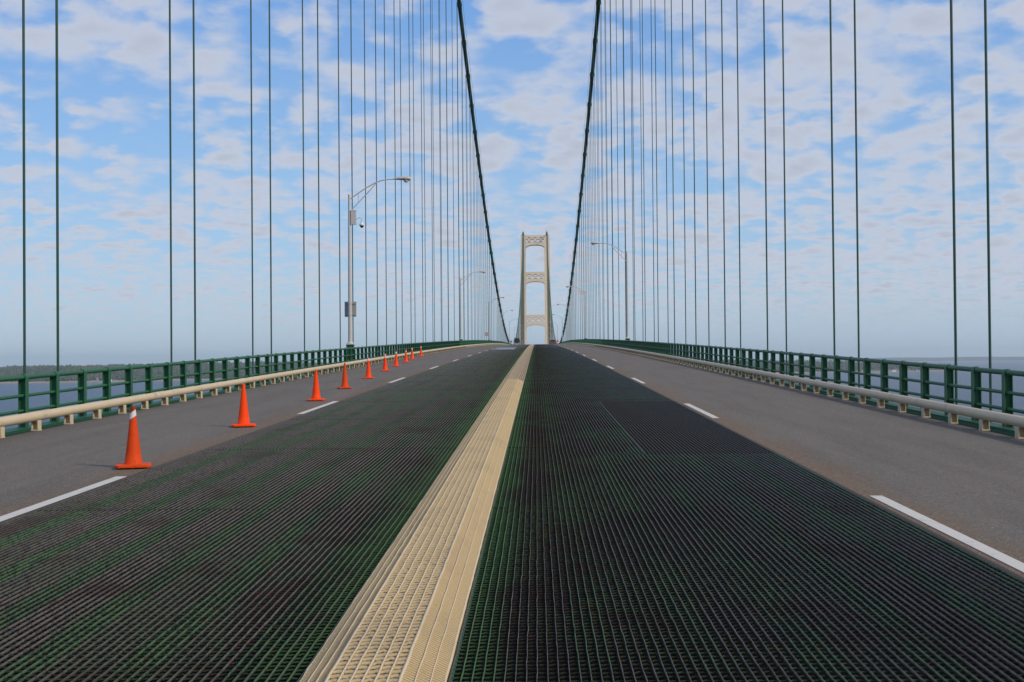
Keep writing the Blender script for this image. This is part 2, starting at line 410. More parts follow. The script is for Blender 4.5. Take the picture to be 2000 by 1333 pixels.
M_house = Mat("house_white", (.75, .74, .70), .7).m; M_roof = Mat("house_roof", (.16, .13, .12), .8).m
hm = MB(); hm.box(-6, 6, -4, 4, 0, 5.5); HW = hm.mesh("wall", M_house)
hm = MB(); hm.add([(-6.6, -4.6, 5.4), (6.6, -4.6, 5.4), (6.6, 4.6, 5.4), (-6.6, 4.6, 5.4), (-6.6, 0, 8.6), (6.6, 0, 8.6)], [(0, 1, 5, 4), (2, 3, 4, 5), (0, 4, 3), (1, 2, 5), (0, 3, 2, 1)]); HR = hm.mesh("roof", M_roof)
HWHERE = [(122, 715, 1.2, "leftmost tall white house on the wooded hilltop of the left shore"), (133, 716, 1, "white house just right of the tall hilltop house on the left shore"), (192, 741, 1.3, "white house with dark roof standing by the left beach"),
          (212, 742, 1, "smaller white house right of the beach house on the left shore"), (372, 716, 1.3, "white house seen through the left railing, high on the slope"), (384, 722, 1, "low white house beneath the trees, seen through the left railing mid slope"),
          (405, 715, 1.1, "white house on the far left shore just above the middle rail"), (545, 700, 1.8, "pale tall building at the end of the left shore over the railing"), (1720, 722, 1.1, "white house at the water's edge of the right headland"),
          (1738, 723, 1.2, "white gabled house right of the other one on the right headland"), (1797, 722, .9, "small pale house near the tip of the right headland")]
for x, y, sc, lab in HWHERE:
    side = x < 1000
    t = (x - 1048.5) / 2578.9; lvl = 701.7 - (x - 1000) * .0085
    A = np.array((Lv if side else Rv)[0]).reshape((Lv if side else Rv)[1] + 1, -1, 3)
    tt = (A[:, 0, 0] - CAMX) / A[:, 0, 1]; i = int(np.argmin(abs(tt - t)))
    yy = [lvl + (H - q[2] - 3) / q[1] * 2578.9 for q in A[i]]; cand = [j for j in range(1, len(yy) - 5)]
    j = min(cand, key=lambda k: abs(yy[k] - y)); q = A[i, j]
    hgt = 0
    for a in (q,): pass
    e = empty("house", (q[0], q[1], q[2] + (6 if j > 4 else 0)), (0, 0, random.uniform(-.4, .4))); e.scale = (sc, sc, sc)
    tag(e, lab, "house", "houses on the far shores"); link("wall", HW, e); link("roof", HR, e)

# ------------------------------------------------------------------ deck: asphalt lanes, grating, median, markings
ST = [-3 + 1.5 * i for i in range(40)] + [57 + 6 * i for i in range(204)]
for sg, nm in ((-1, "left"), (1, "right")):
    mb = MB()
    a, b = (3.69, 7.43)
    mb.sweep([(sg * a, -.18), (sg * a, 0), (sg * b, -.02), (sg * b, -.18)], ST)
    tag(mb.build("road", M_asph), kind="structure", label=f"grey asphalt outer lane on the {nm}")
def rowbars(xs, ss, scallop, z0=-.011, th=.0034, dep=.006, zf=road, amp=.010, pitch=.048, V=None, F=None):
    """cross bars: each row runs across the given xs; returns V,F arrays"""
    xs = np.asarray(xs); ss = np.asarray(ss); nxs = len(xs)
    off = (amp * np.abs(np.sin(np.pi * (xs - xs[0]) / pitch))) if scallop else np.zeros(nxs)
    jit = rng.normal(0, .0022, (len(ss), nxs)) if scallop else np.zeros((len(ss), nxs))
    Y = ss[:, None] + off[None, :] + jit
    Z = zf(Y)
    X = np.broadcast_to(xs, Y.shape)
    zt = z0 + (rng.normal(0, .0012, Y.shape) if scallop else 0)
    P = np.stack([np.stack([X, Y - th, Z + zt - dep], -1), np.stack([X, Y - th, Z + zt], -1), np.stack([X, Y + th, Z + zt], -1), np.stack([X, Y + th, Z + zt - dep], -1)], 2)  # rows,nxs,4,3
    idx = np.arange(len(ss) * nxs * 4).reshape(len(ss), nxs, 4)
    F = []
    for k in range(3):
        F.append(np.stack([idx[:, :-1, k], idx[:, 1:, k], idx[:, 1:, k + 1], idx[:, :-1, k + 1]], -1).reshape(-1, 4))
    return P.reshape(-1, 3), np.concatenate(F)
def longbars(xs, ss, th, zt, dep, jitter=.0):
    xs = np.asarray(xs); ss = np.asarray(ss)
    th = np.broadcast_to(th, xs.shape)[:, None]; zt = np.broadcast_to(zt, xs.shape)[:, None]
    X = xs[:, None] + (rng.normal(0, 1, (len(xs), len(ss))) * jitter * (ss < 16)[None, :]); Y = np.broadcast_to(ss, X.shape); Z = road(Y) + zt
    P = np.stack([np.stack([X - th, Y, Z - dep], -1), np.stack([X - th, Y, Z], -1), np.stack([X + th, Y, Z], -1), np.stack([X + th, Y, Z - dep], -1)], 2)
    idx = np.arange(X.size * 4).reshape(len(xs), len(ss), 4); F = []
    for k in range(3):
        F.append(np.stack([idx[:, :-1, k], idx[:, :-1, k + 1], idx[:, 1:, k + 1], idx[:, 1:, k]], -1).reshape(-1, 4))
    return P.reshape(-1, 3), np.concatenate(F)
def merge(parts):
    V = []; F = []; Mi = []; c = 0
    for (v, f, m) in parts: V.append(v); F.append(f + c); c += len(v); Mi.append(np.full(len(f), m) if np.isscalar(m) else m)
    return np.concatenate(V), np.concatenate(F), np.concatenate(Mi)
PITCH, ROW = .048, .072
def stations(a, b):
    L_ = [a]
    while L_[-1] < b:
        s = L_[-1]; L_.append(min(b, s + (.14 if s < 12 else .5 if s < 20 else 2 if s < 60 else 10)))
    return np.array(L_)
def grate(xa, xb, s0, s1, mA, mB, mX, wide=1.0):
    n = int(round((xb - xa) / PITCH)); xs = xa + (xb - xa) * np.arange(n + 1) / n; sg = 1
    parts = []
    gi = np.rint(xs / PITCH).astype(int)
    isB = (((gi * 7919) % 11) < 4)
    ss = stations(s0, s1)
    for sel, mi in ((~isB, mA), (isB, mB)):
        if sel.any():
            p, f = longbars(xs[sel], ss, (.0016 if mi == mA else .0021) * wide, 0.0 if mi == mA else -.001, .013, .0011); parts.append((p, f, mi))
    a, b = max(s0, 3.9), min(s1, 20)
    if b > a:
        r = np.arange(a, b, ROW); fx = xa + (xb - xa) * np.arange(4 * n + 1) / (4 * n)
        p, f = rowbars(fx, r, True, pitch=(xb - xa) / n); parts.append((p, f, mX))
    a, b = max(s0, 20), min(s1, 150)
    if b > a:
        p, f = rowbars(np.array([xa, xb]), np.arange(a, b, ROW), False); parts.append((p, f, mX))
    return parts
gx = lambda k: k * PITCH
XA, XB = gx(7), gx(76) + .004          # .336 .. 3.652
SEND = 1300
mats = [M_barA, M_barB, M_cross, M_plate]
M_gapshade = Mat("gap_shade_sheet", (.004, .004, .004), .95, 0, .05).m  # added near-black sheet standing in for the shade inside the open grating
def gap_shade(x0, x1):
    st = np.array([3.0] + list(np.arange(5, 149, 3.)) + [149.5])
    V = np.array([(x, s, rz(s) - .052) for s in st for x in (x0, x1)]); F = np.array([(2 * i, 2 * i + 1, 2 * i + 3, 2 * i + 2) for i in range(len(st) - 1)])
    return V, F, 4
def far_plate(x0, x1):
    st = np.array([149.5] + list(np.arange(160, SEND, 12.)))
    V = np.array([(x, s, rz(s) - .02) for s in st for x in (x0, x1)]); F = np.array([(2 * i, 2 * i + 1, 2 * i + 3, 2 * i + 2) for i in range(len(st) - 1)])
    return V, F, 3
PL, PR = (-XB, -XA), (XA, XB)
parts = grate(-XB, -XA, 3.2, SEND, 0, 1, 2) + [far_plate(-XB, -XA), gap_shade(-XB, -XA)]
V, F, Mi = merge(parts); tag(link("grating_lane", np_mesh("grating_lane", V, F, mats + [M_gapshade], Mi)), kind="structure", label="open steel grating lane left of the cream median strip")
px0 = gx(43) + .01; ps0, ps1 = 16.45, 28.3
parts = grate(XA, XB, 3.2, ps0 - .03, 0, 1, 2) + grate(XA, px0 - .02, ps0 - .03, ps1 + .03, 0, 1, 2) + grate(XA, XB, ps1 + .03, SEND, 0, 1, 2) + [far_plate(XA, XB), gap_shade(XA, XB)]
mats.append(M_gapshade)
V, F, Mi = merge(parts); tag(link("grating_lane", np_mesh("grating_lane", V, F, mats, Mi)), kind="structure", label="open steel grating lane right of the cream median strip")
parts = grate(px0, XB, ps0, ps1, 0, 0, 1, 1.25)
mbp = MB()
V, F, Mi = merge(parts)
tag(link("grating_patch", np_mesh("grating_patch", V, F, [M_panA, M_panX], Mi)), kind="structure", label="newer bare steel grating panel let into the right grating lane")
# border angle of the panel and steel edge angles along the asphalt
mbp = MB(); mbp.sweep([(px0 - .010, -.05), (px0 - .010, .004), (px0 - .002, .004), (px0 - .002, -.05)], list(np.linspace(ps0, ps1, 8)))
for s in (ps0 - .012, ps1 + .012): mbp.box(px0 - .01, XB, s - .008, s + .008, rz(s) - .05, rz(s) - .002, 1)
tag(mbp.build("grating_patch_border", [M_panA, M_panX]), kind="structure")
mb = MB()
for sg in (-1, 1):
    mb.sweep([(sg * 3.658, -.18), (sg * 3.658, .0), (sg * 3.688, .004), (sg * 3.688, -.18)], ST)
M_edge = Mat("edge_steel", (.035, .028, .026), .7, .2).mix(.3, (.06, .035, .025)).m
tag(mb.build("grating_edge_angle", M_edge), kind="structure")
# pale steel cover plate lying in the left grating lane near the crest
mb = MB(); mb.sweep([(-3.5, -.01), (-3.5, .012), (-1.5, .012), (-1.5, -.01)], [126, 134, 142, 150])
M_cover = Mat("cover_plate", (.20, .22, .27), .45, .3).mix(.25, (.14, .15, .18)).m
tag(mb.build("cover_plate", M_cover), kind="structure", label="pale steel cover plate in the left grating lane near the crest")
mb = MB()
for i in range(0, 60):
    s = 5.6 + 5.9435 * i
    for x0, x1 in ((-XB, -XA), (XA, XB)):
        if x0 > 0 and ps0 - .3 < s < ps1 + .3: x1 = px0 - .02
        mb.box(x0, x1, s - .005, s + .005, rz(s) - .05, rz(s) - .0035)
tag(mb.build("grating_joint", M_panX), kind="structure")
# median strip
mb = MB(); mb.sweep([(-.322, -.06), (-.322, -.012), (-.152, .066), (.152, .066), (.322, -.012), (.322, -.06)], [3.2 + 1.2 * i for i in range(45)] + [60 + 8 * i for i in range(155)])
tag(mb.build("median_strip", M_slotshade), kind="structure", label="raised cream painted median strip of ribbed steel between the grating lanes")
mx = [-.318, -.262, -.207, -.152, -.1013, -.0507, 0, .0507, .1013, .152, .207, .262, .318]
mz = [.012, .042, .071, .1, .1, .1, .1, .1, .1, .1, .071, .042, .012]
p, f = longbars(np.array(mx), stations(3.2, SEND), np.array([.004, .0025, .0025, .0045] + [.0033] * 5 + [.0055, .0025, .0025, .005]), np.array(mz), .03, .0011)
parts = [(p, f, 0)]
p, f = rowbars(np.linspace(-.152, .152, 25), np.arange(3.6, 40, .072), True, z0=.0965, th=.0205, dep=.007, amp=.010, pitch=.0507); parts.append((p, f, 1))
for sg in (-1, 1):
    xs = np.linspace(.157, .318, 10) * sg
    rr = np.arange(3.6, 40, .036)
    P, Fq = rowbars(xs, rr, False, z0=0, th=.0085, dep=.006)
    P = P.copy(); P[:, 2] += np.interp(np.abs(P[:, 0]), [.152, .322], [.093, .010])
    parts.append((P, Fq, 1))
V, F, Mi = merge(parts); tag(link("median_ribs", np_mesh("median_ribs", V, F, [M_medbar, M_medbody], Mi)), kind="structure")
# lane dashes
mb = MB()
for sg, ph, x in ((-1, 14.155, 3.755), (1, 12.107, 3.806)):
    for n in range(-1, 40):
        e = ph + n * 15.24; s = e - 4.5
        if e < 3: continue
        mb.sweep([(sg * x - .058, .001), (sg * x - .058, .0055), (sg * x + .058, .0055), (sg * x + .058, .001)], [s, (s + e) / 2, e])
tag(mb.build("lane_markings", M_line), kind="structure", label="white dashed lane lines beside the grating")

# catwalk and edge beam outside the road
for sg in (-1, 1):
    mb = MB()
    for k in range(9): mb.sweep([(sg * (7.52 + k * .062), -.16), (sg * (7.52 + k * .062), -.10), (sg * (7.528 + k * .062), -.10), (sg * (7.528 + k * .062), -.16)], ST)
    mb.sweep([(sg * 8.08, -.30), (sg * 8.08, -.075), (sg * 8.30, -.06), (sg * 8.30, -.30)], ST)
    mb.sweep([(sg * 7.435, -.30), (sg * 7.435, -.06), (sg * 7.50, -.06), (sg * 7.50, -.30)], ST)
    tag(mb.build("catwalk", M_greendark), kind="structure")
    mb = MB()
    mb.sweep([(sg * 10.1, -1.9), (sg * 10.1, -1.3), (sg * 10.62, -1.3), (sg * 10.62, -1.9)], ST)
    for i in range(-1, 97):
        s = 29.36 + 11.887 * i
        mb.box(-10.1 if sg < 0 else 8.3, -8.3 if sg < 0 else 10.1, s - .2, s + .2, rz(s) - 1.7, rz(s) - 1.3)
        mb.box(min(sg * 8.1, sg * 8.3), max(sg * 8.1, sg * 8.3), s - .1, s + .1, rz(s) - 1.4, rz(s) - .29)
    tag(mb.build("deck_truss_chord", M_greendark), kind="structure")

# ------------------------------------------------------------------ cream guard rails
def guard_rail(sg, ph, lab):
    root = tag(empty("guard_rail", (sg * 7.42, 8, rz(8))), lab, "guard rail", "cream guard rails along the road")
    L0 = (sg * 7.42, 8, rz(8))
    def lay(mb, name, **k): o = mb.build(name, M_cream, root, **k); return o
    mb = MB(); n = 16; prof = [(.079 * math.cos(2 * math.pi * k / n), .216 + .079 * math.sin(2 * math.pi * k / n)) for k in range(n)]
    st = [-1 + .9 * i for i in range(70)] + [65 + 6 * i for i in range(190)]
    st = [s for s in st]
    mb.sweep(prof, st, zf=lambda y: rz(y) - L0[2])
    o = lay(mb, "rail_tube", smooth=60); o.location = (0, -8, 0)
    # sleeve joints of the tube
    jm = MB(); prof2 = [(.0815 * math.cos(2 * math.pi * k / n), .0815 * math.sin(2 * math.pi * k / n)) for k in range(n)]
    jm.add([(x, y, z) for y in (-.02, .02) for x, z in prof2], [(k, (k + 1) % n, n + (k + 1) % n, n + k) for k in range(n)])
    JM = jm.mesh("rail_joint", M_medbody, True)
    for k in range(40):
        s = ph + 1.486 * (6 * k) + .55 - 1.486 * 2
        link("rail_joint", JM, root, (0, s - 8, rz(s) - L0[2] + .216))
    bm_ = MB()
    bm_.box(-.055, -.043, -.075, .075, .006, .135); bm_.box(.043, .055, -.075, .075, .006, .135)
    bm_.box(-.043, .043, -.006, .006, .006, .15); bm_.box(-.06, .06, -.078, .078, -.018, .004); bm_.box(-.05, .05, -.08, .08, .135, .15)
    BR = bm_.mesh("bracket", M_cream)
    far = MB(); k = 0
    for i in range(-14, 520):
        s = ph + 1.486 * i
        if s < 4: continue
        k += 1
        if k <= 100: link("bracket", BR, root, (0, s - 8, rz(s) - L0[2]))
        else:
            z = rz(s) - L0[2]; far.box(-.055, .055, s - 8 - .07, s - 8 + .07, z, z + .13)
    o = far.build("bracket", M_cream, root); o["kind"] = "stuff"
guard_rail(-1, 21.35, "cream tubular guard rail along the left edge of the road")
guard_rail(1, 18.43, "cream tubular guard rail along the right edge of the road")

# ------------------------------------------------------------------ green railings
def railing(sg, ph, lab):
    L0 = (sg * 8.2, 8, rz(8)); root = tag(empty("bridge_railing", L0), lab, "railing", "green steel railings along the bridge")
    st = [-1 + 1.486 * i for i in range(50)] + [75 + 6 * i for i in range(190)]
    for nm, z, r in (("top_rail", .805, .043), ("middle_rail", .485, .030), ("lower_rail", .222, .030)):
        n = 12; mb = MB(); mb.sweep([(r * math.cos(2 * math.pi * k / n), z + r * math.sin(2 * math.pi * k / n)) for k in range(n)], st, zf=lambda y: rz(y) - L0[2])
        o = mb.build(nm, M_green, root, smooth=60); o.location = (0, -8, 0)
    pm = MB(); i_ = -sg
    pm.box(min(i_ * .045, i_ * .057), max(i_ * .045, i_ * .057), -.07, .07, -.06, .80)       # inner flange
    pm.box(min(-i_ * .075, -i_ * .063), max(-i_ * .075, -i_ * .063), -.07, .07, -.06, .80)   # outer flange
    pm.box(min(-i_ * .063, i_ * .045), max(-i_ * .063, i_ * .045), -.006, .006, -.06, .78)   # web
    cap = [(.060 * math.cos(a), .80 + .060 * math.sin(a)) for a in [math.pi * k / 8 for k in range(9)]]
    v = [(x, y, z) for y in (-.07, .07) for x, z in cap]; pm.add(v, [(k, k + 1, 10 + k, 9 + k) for k in range(8)] + [tuple(range(8, -1, -1)), tuple(range(9, 18))])
    PM = pm.mesh("post", M_green); far = MB(); k = 0
    for i in range(-14, 520):
        s = ph + 1.486 * i
        if s < 4: continue
        k += 1
        if k <= 100: link("post", PM, root, (0, s - 8, rz(s) - L0[2]))
        else:
            z = rz(s) - L0[2]; far.box(-.075, .057, s - 8.07, s - 7.93, z - .06, z + .855)
    o = far.build("post", M_green, root); o["kind"] = "stuff"
railing(-1, 22.83, "green steel railing with square openings along the left side")
railing(1, 21.16, "green steel railing with square openings along the right side")

# ------------------------------------------------------------------ main cables and suspenders
for sg, nm in ((-1, "left"), (1, "right")):
    root = tag(empty("main_cable", (sg * 10.363, 0, H)), f"thick green main cable sweeping down on the {nm}", "cable", "main cables of the bridge")
    ss = np.arange(1, MID + 578, 4.0); x0 = 0
    mb = MB(); mb.tube([(x0, s, cabz(s) - H) for s in ss], .31, 12); mb.build("cable", M_cable, root, smooth=True)
    for dx in (-.42, .42):
        mb = MB(); mb.tube([(x0 + dx, s, cabz(s) - H + 1.15) for s in ss], .016, 5); mb.build("hand_rope", M_rope, root)
rm = MB(); rm.tube([(0, 0, 0), (0, 0, .5), (0, 0, 1)], 1.0, 8); ROPE = rm.mesh("rope", M_rope, True)
bdm = MB(); bdm.tube([(0, -.5, 0), (0, .5, 0)], .355, 14)
for a in (-.3, .3): bdm.tube([(0, a - .05, 0), (0, a + .05, 0)], .395, 14)
bdm.box(-.06, .06, -.42, .42, -.5, .5); BAND = bdm.mesh("cable_band", M_cable)
skm = MB(); skm.tube([(0, 0, -.35), (0, 0, 0), (0, 0, .25)], [.075, .075, .04], 8); SOCK = skm.mesh("rope_socket", M_green)
NEAR, FAR = 46, 95
for sg, nm in ((-1, "left"), (1, "right")):
    for n in range(0, FAR):
        s = 29.36 + 11.887 * n
        if s > MID + 560: continue
        zb = rz(s) - 1.0; zt = cabz(s)
        if n <= 45: lab = f"{ordinal(n + 1)} pair of green suspender ropes on the {nm}, counting away from the viewer"
        else: lab = f"{ordinal(n + 1)} pair of suspender ropes on the {nm}, hanging beyond the crest toward the tower"
        if n == 0: lab = f"nearest pair of green suspender ropes, {'leftmost' if sg < 0 else 'rightmost'} in view beside the railing"
        e = tag(empty("suspender_cable", (sg * 10.363, s, zb)), lab, "suspender cable", "green suspender ropes hanging from the main cables")
        slope = math.atan((cabz(s + 1) - cabz(s - 1)) / 2)
        for dx in (-.376, .376): link("rope", ROPE, e, (dx, 0, 0), (.031, .031, zt - zb)); 
        link("cable_band", BAND, e, (0, 0, zt - zb), rot=(slope, 0, 0))
        if n < 30:
            for dx in (-.376, .376): link("rope_socket", SOCK, e, (dx, 0, .05))

# ------------------------------------------------------------------ far tower
TS = MID + 579.0
tw = tag(empty("bridge_tower", (0, TS, 0)), "tall cream steel tower with three arched portals at the end of the road", "bridge tower")
ZT = H + 108.6                   # leg top
def legx(z):                     # inner and outer half widths at height z
    f = (ZT - z) / 82.0
    return 8.25 - .15 * f, 12.45 + 1.55 * f
for sg in (-1, 1):
    mb = MB(); zs = [0, 10, H, ZT - 60, ZT - 30, ZT]
    def slab(fa, fb_, ya, yb, mi=0):
        vs = []
        for z in zs:
            a, b = legx(max(z, 20)); xa = a + (b - a) * fa; xb = a + (b - a) * fb_
            vs += [(sg * xa, ya, z), (sg * xb, ya, z), (sg * xb, yb, z), (sg * xa, yb, z)]
        fs = [(i * 4 + k, i * 4 + (k + 1) % 4, (i + 1) * 4 + (k + 1) % 4, (i + 1) * 4 + k) for i in range(len(zs) - 1) for k in range(4)]
        fs += [(0, 1, 2, 3), tuple((len(zs) - 1) * 4 + k for k in range(4))]; mb.add(vs, fs, mi)
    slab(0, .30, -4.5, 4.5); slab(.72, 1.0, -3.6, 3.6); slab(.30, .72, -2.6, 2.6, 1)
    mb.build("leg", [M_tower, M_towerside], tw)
    mb = MB(); mb.box(sg * 10.363 - 1.0, sg * 10.363 + 1.0, -3.0, 3.0, ZT, ZT + 1.2)
    mb.add([(sg * 10.363 + a, b, c) for a, b, c in ((-.8, -3.2, ZT + 1.2), (.8, -3.2, ZT + 1.2), (.8, 3.2, ZT + 1.2), (-.8, 3.2, ZT + 1.2), (-.5, -.8, ZT + 3.6), (.5, -.8, ZT + 3.6), (.5, .8, ZT + 3.6), (-.5, .8, ZT + 3.6))],
           [(0, 3, 2, 1), (4, 5, 6, 7), (0, 1, 5, 4), (1, 2, 6, 5), (2, 3, 7, 6), (3, 0, 4, 7)])
    mb.build("cable_saddle", M_greendark, tw)
    mb = MB(); mb.tube([(sg * 10.363 - .3, 0, ZT + 3.5), (sg * 10.363 - .3, 0, ZT + 7.5)], [.09, .04], 6)
    mb.tube([(sg * 10.363 + .5, 0, ZT + 4.6), (sg * 10.363 + 2.1, 0, ZT)], .06, 6); mb.tube([(sg * 10.363 - .5, 0, ZT + 4.6), (sg * 10.363 - 1.6, 0, ZT)], .06, 6)
    mb.build("beacon_mast", M_alu, tw)
def portal(zt_, zarch, zcor):
    hw = legx((zt_ + zarch) / 2)[0] + .15
    cu = bpy.data.curves.new("strut", 'CURVE'); cu.dimensions = '2D'; cu.fill_mode = 'BOTH'; cu.extrude = .55
    def poly(pts):
        sp = cu.splines.new('POLY'); sp.points.add(len(pts) - 1)
        for i, (a, b) in enumerate(pts): sp.points[i].co = (a, b, 0, 1)
        sp.use_cyclic_u = True
    o_ = [(-hw, zt_), (hw, zt_)]
    arch = []
    for k in range(25):           # basket-handle arch
        a = math.pi * k / 24; x = hw * math.cos(a); zz_ = zcor - .6 + (zarch - zcor + .6) * (abs(math.sin(a)) ** .62)
        arch.append((x, zz_))
    o_ += [(hw, zcor - 1.2)] + arch + [(-hw, zcor - 1.2)]
    poly(o_)
    cz = zt_ - (zt_ - zarch) * .52; R = min(2.5, (zt_ - zarch) * .31)
    for cx in (-5.3, 0, 5.3):
        for q in range(4):
            a0 = math.pi / 4 + q * math.pi / 2; hwid = .42
            pts = []
            for k in range(9):
                a = a0 + .2 + (math.pi / 2 - .4) * k / 8; pts.append((cx + R * math.cos(a), cz + R * math.sin(a)))
            am = a0 + math.pi / 4; pts.append((cx + .8 * math.cos(am), cz + .8 * math.sin(am)))
            poly(pts)
    ob = bpy.data.objects.new("strut_tmp", cu); col.objects.link(ob)
    bpy.context.view_layer.update()
    me = bpy.data.meshes.new_from_object(ob.evaluated_get(bpy.context.evaluated_depsgraph_get())); bpy.data.objects.remove(ob)
    me.materials.clear(); me.materials.append(M_tower)
    for yy in (-4.1, 4.1):
        o = link("portal_strut", me, tw, (0, yy, 0), rot=(math.pi / 2, 0, 0))
    mb = MB(); mb.box(-hw, hw, -3.5, 3.5, zt_ - .25, zt_ - .05); mb.build("strut_cover", M_tower, tw)
def zpx(y): return H + (701.4 - y) / 2578.9 * TS + TS * 0.0
portal(zpx(459.3), zpx(478), zpx(486)); portal(zpx(531), zpx(549.5), zpx(557)); portal(zpx(614.5), zpx(634), zpx(641))
mb = MB(); mb.box(-24, 24, -12, 12, -3, 6); mb.build("pier", Mat("pier_concrete", (.35, .34, .32), .9).m, tw)

# ------------------------------------------------------------------ street lamps
LB = MB(); LB.box(-.17, .17, -.17, .17, -.3, .98); LB.box(-.2, .2, -.2, .2, .93, .955); PED = LB.mesh("pedestal", M_greendark)
LB = MB(); LB.box(-.185, .185, -.185, .185, .98, 1.03); LB.lathe([(.16, 1.03), (.15, 1.07), (.115, 1.12)], 14); PCAP = LB.mesh("base_flange", M_alu)
LB = MB(); LB.tube([(0, 0, 1.03), (0, 0, 4.5), (0, 0, 8.32)], [.105, .085, .062], 14); LB.lathe([(.062, 8.32), (.07, 8.33), (.05, 8.40), (0, 8.41)], 12); POLE = LB.mesh("pole", M_alu, True)
LB = MB(); LB.tube([(.04, 0, 8.16), (.7, 0, 8.62), (1.25, 0, 8.93), (1.55, 0, 9.05), (1.85, 0, 9.10), (2.25, 0, 9.12)], .030, 8)
LB.tube([(.06, 0, 7.55), (.45, 0, 7.98), (1.0, 0, 8.55), (1.35, 0, 8.95)], .024, 8); LB.tube([(.45, 0, 7.99), (.45, 0, 8.44)], .018, 6); ARM = LB.mesh("bracket_arm", M_alu, True)
def headmesh():
    mb = MB(); n = 14; prof = [(2.18, .03, .03, 9.12), (2.25, .055, .05, 9.12), (2.42, .11, .10, 9.13), (2.68, .18, .14, 9.13), (2.92, .18, .15, 9.12), (3.03, .13, .10, 9.11), (3.06, .02, .02, 9.11)]
    vs = []
    for x, ry, rzz, z in prof:
        for k in range(n):
            a = 2 * math.pi * k / n; q = rzz if math.sin(a) > 0 else rzz * .55
            vs.append((x, ry * math.cos(a), z + q * math.sin(a)))
    mb.add(vs, [(i * n + k, i * n + (k + 1) % n, (i + 1) * n + (k + 1) % n, (i + 1) * n + k) for i in range(len(prof) - 1) for k in range(n)] + [tuple(range(n)), tuple(len(vs) - 1 - k for k in range(n))])
    return mb.mesh("lamp_head", M_alu, True)
HEAD = headmesh()
LB = MB(); LB.lathe([(.14, 0), (.135, -.06), (.09, -.13), (0.001, -.155)], 14, (2.82, 0, 9.09)); LENS = LB.mesh("lamp_glass", M_lens, True)
def lamp(sg, s, lab):
    e = tag(empty("street_lamp", (sg * 8.45, s, rz(s)), (0, 0, 0 if sg < 0 else math.pi)), lab, "street lamp", "galvanised street lamps along the railings")
    link("pedestal", PED, e); link("base_flange", PCAP, e); link("pole", POLE, e); link("bracket_arm", ARM, e); h = link("lamp_head", HEAD, e); link("lamp_glass", LENS, h)
    return e
for k in range(12):
    s = 64.85 + 95.1 * k
    if s > 1100: break
    lamp(-1, s, "nearest left lamp post, tall, carrying a camera and a sign back" if k == 0 else f"{ordinal(k + 1)} lamp post on the left side, counting from the nearest")
for k in range(11):
    s = 112.3 + 95.1 * k
    lamp(1, s, "nearest right lamp post with its arm reaching left over the railing" if k == 0 else f"{ordinal(k + 1)} lamp post on the right side, counting from the nearest")
# things mounted on the nearest left lamp
S0 = 64.85; Z0 = rz(S0)
e = tag(empty("traffic_sign", (-8.45, S0 + .15, Z0 + 2.35)), "grey back of a rectangular sign strapped to the nearest left lamp post", "sign")
mb = MB(); mb.box(-.29, .29, 0, .006, 0, .75); mb.build("sign_panel", M_sign, e)
mb = MB(); mb.box(-.25, .25, -.035, 0, .08, .12); mb.box(-.25, .25, -.035, 0, .63, .67); mb.build("mounting_bar", M_sign, e)
mb = MB(); mb.tube([(0, -.15, .08), (0, -.15, .12)], .11, 14); mb.tube([(0, -.15, .63), (0, -.15, .67)], .11, 14); mb.build("strap", M_alu, e)
e = tag(empty("security_camera", (-8.45 + .1, S0, Z0 + 6.9)), "white dome camera on a gooseneck below its grey box on the left lamp post", "security camera")
mb = MB(); mb.box(-.02, .23, -.09, .09, 0, .66); mb.box(-.03, .24, -.10, .10, .66, .69); b_ = mb.build("equipment_box", M_alu, e)
mb = MB(); mb.box(-.05, -.02, -.06, .06, .1, .14); mb.box(-.05, -.02, -.06, .06, .52, .56); mb.build("clamp", M_alu, e)
mb = MB(); mb.tube([(.23, 0, .24), (.30, 0, .30), (.38, 0, .34), (.46, 0, .30), (.505, 0, .22), (.51, 0, .10)], .018, 8); mb.build("gooseneck", M_alu, e, True)
mb = MB(); mb.lathe([(.001, .14), (.05, .13), (.06, .06), (.11, .03), (.125, -.03), (.115, -.06)], 16, (.51, 0, 0)); mb.build("housing", M_white, e, True)
mb = MB(); mb.lathe([(.10, -.06), (.085, -.12), (.05, -.16), (.001, -.175)], 16, (.51, 0, 0)); mb.build("dome", M_black, e, True)
# conduit on the pole
s3 = 64.85 + 95.1 * 2
e = tag(empty("round_sign", (-8.95, s3 - .1, rz(s3) + 1.7)), "small pale round sign back beside the third left lamp post", "sign")
mb = MB(); mb.tube([(0, 0, .35), (0, .02, .35)], .42, 18); mb.build("sign_panel", Mat("sign_pinkish", (.42, .34, .36), .6).m, e)
mb = MB(); mb.box(.1, .5, .02, .05, .32, .37); mb.build("mounting_bar", M_alu, e)

